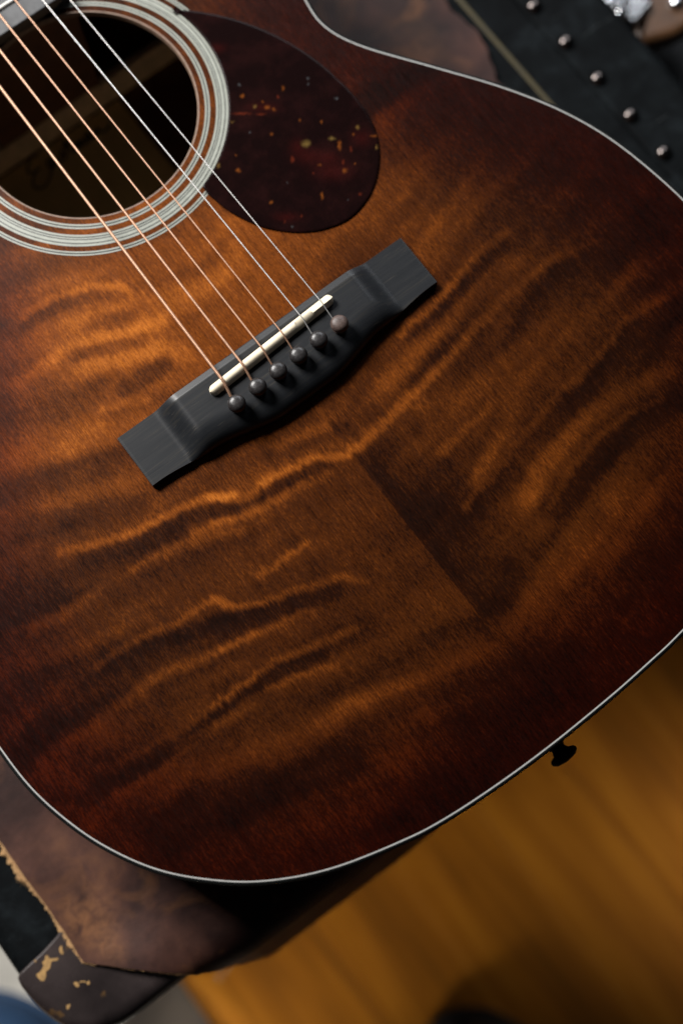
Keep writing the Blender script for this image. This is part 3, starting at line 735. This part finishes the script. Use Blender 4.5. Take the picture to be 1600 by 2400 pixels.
px, py = Vp[:, 0]+.8*(vnoise(Vp[:, 0]*1.1+40, Vp[:, 1]*1.1+40, 21)-.5), Vp[:, 1]+.8*(vnoise(Vp[:, 0]*1.1, Vp[:, 1]*1.1, 22)-.5)
FC = dict(g=(.14, .09, .024), o=(.19, .052, .008), y=(.15, .085, .022), r=(.10, .016, .006), w=(.075, .08, .085), R=(.026, .0035, .003))
for x0, y0, ux, uy, vx, vy, c in sorted(FLECKS, key=lambda q: q[-1] != 'R'):
    det = ux*vy-uy*vx; dx = px-x0; dy = py-y0
    a = (dx*vy-dy*vx)/det; b = (-dx*uy+dy*ux)/det; r_ = np.hypot(a, b)*(1.0 if c == 'R' else 1.18)
    w = np.exp(-r_**2) if c == 'R' else np.clip(1.5-r_*1.25, 0, 1)*(.55+.45*vnoise(px*2, py*2, 5))
    w = (w*(.7 if c == 'R' else .9))[:, None]; col = col*(1-w)+np.array(FC[c])*w
ca = guard.data.color_attributes.new('shell', 'FLOAT_COLOR', 'POINT')
ca.data.foreach_set('color', np.c_[col, np.ones(len(col))].astype(np.float32).ravel())

# bridge: a height field over its outline
def sm(t_): t_ = np.clip(t_, 0, 1); return t_*t_*(3-2*t_)
def rear(xx):
    ax = np.abs(xx)
    wing = -10.5-2.6*sm((72-ax)/28)
    return wing-6.0*np.where(ax < 46, sm((46-ax)/34), 0)
def bridge_h(xx, yy):
    ax = np.abs(xx); s_ = sm((57.5-ax)/12.0)
    hw = 3.4; h = hw+(9.3-hw)*s_
    yr = rear(xx)
    # front bevel of the thick middle
    fb_ = np.clip((15.6-yy)/3.0, 0, 1); front = np.maximum(h-1.1*s_*(1-fb_), hw*.98)
    # rear: rolls down from the top flat to a thin belly edge
    u = np.clip((yy-yr)/(5.0+7.0*s_), 0, 1); roll = hw*.75+(h-hw*.75)*np.sqrt(1-(1-u)**2.2)
    roll = np.where(s_ > .02, roll, h)
    return np.minimum(np.minimum(h, front), roll)
bx_ = np.linspace(-76, 76, 229); bt = np.r_[0, .004, np.linspace(.012, .985, 70), .994, 1.0]
rows = []
for xx in bx_:
    yr = float(rear(np.array(xx))); yy = yr+(15.6-yr)*bt
    rows.append(np.stack([np.full(len(yy), xx), yy, bridge_h(np.full(len(yy), xx), yy)], 1))
B_ = np.array(rows)
B_[:, 0, 2] -= .25; B_[:, -1, 2] -= .25; B_[0, :, 2] -= .2; B_[-1, :, 2] -= .2
nb = len(bt); Vb = B_.reshape(-1, 3); Fb = []
for i in range(len(bx_)-1):
    for j in range(nb-1): Fb.append((i*nb+j, (i+1)*nb+j, (i+1)*nb+j+1, i*nb+j+1))
bord = [i*nb for i in range(len(bx_))]+[(len(bx_)-1)*nb+j for j in range(1, nb)]+[i*nb+nb-1 for i in range(len(bx_)-2, -1, -1)]+[j for j in range(nb-2, 0, -1)]
k0 = len(Vb); low = Vb[bord].copy(); low[:, 2] = 0; Vb = np.vstack([Vb, low]); nbd = len(bord)
for i in range(nbd): j = (i+1) % nbd; Fb.append((bord[j], bord[i], k0+i, k0+j))
bridge = obj('bridge', Vb, Fb, M['ebony'], guitar, auto=38)
# saddle: bone bar with compensated crest
SA, SB = np.array((-33.4, 5.7)), np.array((33.6, 9.1)); sd = (SB-SA)/np.linalg.norm(SB-SA); sn = np.array((-sd[1], sd[0])); SL = np.linalg.norm(SB-SA)
rings = []
def crest(d):
    if d < 46.5: return -.2+.010*d*.3
    if d < 55.5: return .95-.055*(d-46.5)
    return -.75
ds = np.r_[0, .25, .6, 1.1, 1.7, np.linspace(2.5, 46.2, 30), 46.4, 46.7, np.linspace(47.5, 55.2, 8), 55.4, 55.8, np.linspace(57, SL-2.5, 8), SL-1.7, SL-1.1, SL-.6, SL-.25, SL]
for d in ds:
    e = min(d, SL-d); hw_ = 2.25*math.sqrt(max(1-(1-min(e/2.25, 1))**2, .02)); c_ = crest(d)
    zt = 13.0-.9*(1-min(e/2.6, 1))**2-.2*abs(d/SL-.5)
    prof = [(-hw_, 5), (-hw_, zt-2.0), (-hw_*.86, zt-1.3), (c_*.6-hw_*.35, zt-.35), (c_*hw_/2.0, zt), (c_*.5+hw_*.45, zt-.25), (hw_*.9, zt-.85), (hw_, zt-1.6), (hw_, 5)]
    p0 = SA+sd*d
    rings.append(np.array([(*(p0+sn*u), z) for u, z in prof]))
Vs, Fs = loft(rings, closed=False); n9 = len(rings[0])
Fs += [tuple(range(n9)), tuple((len(rings)-1)*n9+i for i in range(n9-1, -1, -1))]
Fs = [tuple(reversed(q)) for q in Fs]
obj('saddle', Vs, Fs, M['bone'], bridge, auto=45)
# pins
PINS = [(-27.5, -5.6), (-16.2, -5.0), (-5.1, -4.5), (6.0, -4.0), (16.8, -3.6), (28.1, -3.4)]
prof = [(2.6, -4), (2.65, .8), (3.3, .9), (3.45, 1.3), (3.0, 1.75), (3.0, 2.1), (3.6, 2.7), (3.95, 3.7), (3.95, 4.5), (3.6, 5.5), (2.9, 6.2), (1.8, 6.6), (.8, 6.72), (.15, 6.74)]
for i, (x_, y_) in enumerate(PINS):
    v, f = lathe(prof, 28, (0, 0, 0)); v = np.array(v)
    ti = Matrix.Rotation(.05*(random.random()-.5), 3, 'X') @ Matrix.Rotation(.05*(random.random()-.5), 3, 'Y')
    v = v @ np.array(ti).T+(x_, y_, 9.0+.3*random.random())
    o = obj('bridge_pin', v, f, M['pinbrown' if i == 5 else 'pin'], guitar, loc=(x_, y_, 9.0), auto=60)
    if i == 5: o['label'] = 'faded brown bridge pin at the treble end of the row'
# strings
GA = [.68, .54, .42, .33, .26, .22]
for i in range(6):
    xs_ = -26.3+10.86*i; slope = .0107+(.0152-.0107)*i/5; slope = -(-.0107+(.0107+(-.0152))*0) if i == 0 else None
    x_far = xs_+(-24.5+26.3-(.9 if False else 0))*0
    k_ = (-.0107, -.0064, -.0022, .0022, .0107, .0152)
    kk = .0107-.0259*i/5                              # dx/dy, + towards the centre line
    px_, py_ = PINS[i]
    ysad = 7.35+.052*xs_*.98
    pts = []
    wound = i < 4
    r = GA[i]
    step = .15 if i == 0 else (.14 if wound else 6.0)
    far = 332.0
    pitch = .60 if i == 0 else .5
    ys_ = np.arange(far, ysad+.9, -(step if wound and False else 1.0 if not wound else step))
    P0 = np.stack([xs_+kk*(ys_-ysad), ys_, 13.0+r-.006*(ys_-ysad)], 1)
    crest_pts = [(xs_, ysad+.3, 13.0+r*.92), (xs_+.05, ysad-.6, 12.75+r*.8), (xs_+(px_-xs_)*.15, ysad-1.9, 12.1+r*.5)]
    e_ = np.array((px_, py_+3.3, 9.0)); s_ = np.array(crest_pts[-1]); nn = max(int(np.linalg.norm(e_-s_)/(step if wound else 1)), 4)
    P1 = np.array([s_+(e_-s_)*t_ for t_ in np.linspace(0, 1, nn)[1:]])
    path = np.vstack([P0, crest_pts, P1])
    if wound:
        sl = np.r_[0, np.cumsum(np.linalg.norm(np.diff(path, axis=0), axis=1))]
        rad = r*(.93+.07*np.abs(np.sin(np.pi*sl/pitch)))
        v, f = tube(path, rad, 7)
    else: v, f = tube(path, r, 8)
    obj('string', v, f, M['bronze' if wound else 'steel'], guitar)
# fingerboard end with frets
fbp = [(-28.2, 201.5), (28.2, 201.5), (27.6, 335), (-27.6, 335)]
fb = obj('fingerboard', *slab(resample(np.array(fbp, float), 4), 1.0, 7.2, .5, 2), M['fb'], guitar, auto=30)
fret_mesh = None
for k_ in range(8):
    y_ = 213.0*2**(k_/12); v = []
    path = [(x_, y_, 7.3) for x_ in np.linspace(-27.6, 27.6, 8)]
    v, f = tube(path, 1.1, 10); obj('fret', v, f, M['nickel'], fb)
obj('neck_block', *box(-30, 206, -96, 30, 288, -3.5), M['inner'], guitar, smooth=False)
# strap button at the tail
prof = [(2, -1), (5.4, 0), (5.2, 1.0), (3.6, 2.4), (3.2, 3.9), (3.9, 5.4), (6.0, 6.2), (6.7, 7.2), (6.5, 8.4), (5.0, 9.6), (2.3, 10.2), (.2, 10.4)]
v, f = lathe(prof, 24); v = np.array(v); v = np.stack([v[:, 0]-1.5, -v[:, 2]-196.8, v[:, 1]-44], 1)
obj('strap_button', v, [tuple(reversed(q)) for q in f], M['rubber'], guitar, auto=50)

# flakes of bare finish on the corner cap
zc = TZ+1.5
for pts in FLAKES: chip(pts, zc)

# ---------------------------------------------------------------- things beyond the trunk
def turned(w, h, r_, cx, cy, ang):
    c_, s_ = math.cos(ang), math.sin(ang)
    return [(cx+a*c_-b*s_, cy+a*s_+b*c_) for a, b in rrect(-w, -h, w, h, r_, 6)]
obj('latch', *slab(turned(9.5, 12, 2.5, 317, 103, .2), -168, -150, 2.2, 4), M['steelplate'], trunk, auto=50)
obj('hasp', *slab(turned(4.2, 11, 4.0, 312, 104, -.75), -150.2, -144, 3.4, 5), M['steelplate'], trunk, auto=50)
handle = thing('leather_loop', 'curved tan leather loop beside the steel latch at the top right', 'leather loop', (318, 78, -165))
hp = resample(catmull([(306, 81), (318, 75), (332, 71), (346, 72), (356, 84), (352, 112), (332, 120), (326, 100), (312, 92)], 6), 2)
obj('strap', *slab(hp, -166, -154, 5, 4), M['strap'], handle, auto=60)
v, f = lathe([(3, -3), (5, -2), (5, 0), (3.6, 2), (1.6, 3), (.2, 3.2)], 16, (341, 87, -153)); obj('rivet', v, f, M['steelplate'], handle, loc=(341, 87, -153))
case = thing('instrument_case', 'charcoal case standing beside the trunk under the tan leather loop', 'case', (420, 0, -UP))
obj('case_body', *slab(rrect(292, -90, 620, 420, 14), -UP+1, -190, 8, 4), M['darkcase'], case, auto=40)
obj('case_trim', *slab(rrect(289, -94, 624, 424, 16), -UP+150, -UP+162, 3, 3), M['shoe'], case, auto=40)
cush = thing('cushion', 'blue cloth cushion at the bottom left corner beside the trunk', 'cushion', (-420, -190, -UP))
rg = []
for z_, s_ in ((-UP+6.5, .80), (-UP+20, .94), (-UP+45, 1.0), (-UP+70, .97), (-UP+88, .86), (-UP+98, .68), (-UP+103, .4), (-UP+104.5, .1)):
    t_ = np.linspace(0, 2*np.pi, 40, endpoint=False)
    rg.append(np.stack([CU[0]+CU[2]*s_*np.cos(t_), CU[1]+CU[2]*s_*np.sin(t_), np.full(40, z_)], 1))
obj('cushion_cover', *loft(rg, cap0=True, cap1=True), M['blue'], cush)
obj('piping', *tube([(CU[0]+CU[2]*1.0*math.cos(a_), CU[1]+CU[2]*1.0*math.sin(a_), -UP+45) for a_ in np.linspace(0, 2*math.pi, 48)], 3.5, 8), M['blue'], cush)
shoe = thing('shoe', 'dark shoe toe with a grey top on the floor at the bottom edge', 'shoe', (SH[0], SH[1], -UP))
def shoe_ring(s_, z_):
    t_ = np.linspace(0, 2*np.pi, 36, endpoint=False); ww = 48*s_
    yy = np.where(np.sin(t_) > 0, 62*s_*np.sin(t_), 200*np.sin(t_)*(.5+.5*s_))
    return np.stack([SH[0]+ww*np.cos(t_), SH[1]+yy, np.full(36, z_)], 1)
obj('sole', *loft([shoe_ring(1.0, -UP+.5), shoe_ring(1.08, -UP+8), shoe_ring(1.08, -UP+17), shoe_ring(.98, -UP+20)], cap0=True, cap1=True), M['shoe'], shoe, auto=50)
obj('shoe_upper', *loft([shoe_ring(.92, -UP+19), shoe_ring(.9, -UP+28), shoe_ring(.78, -UP+39), shoe_ring(.55, -UP+46), shoe_ring(.2, -UP+49)], cap0=True, cap1=True), M['shoegrey'], shoe)
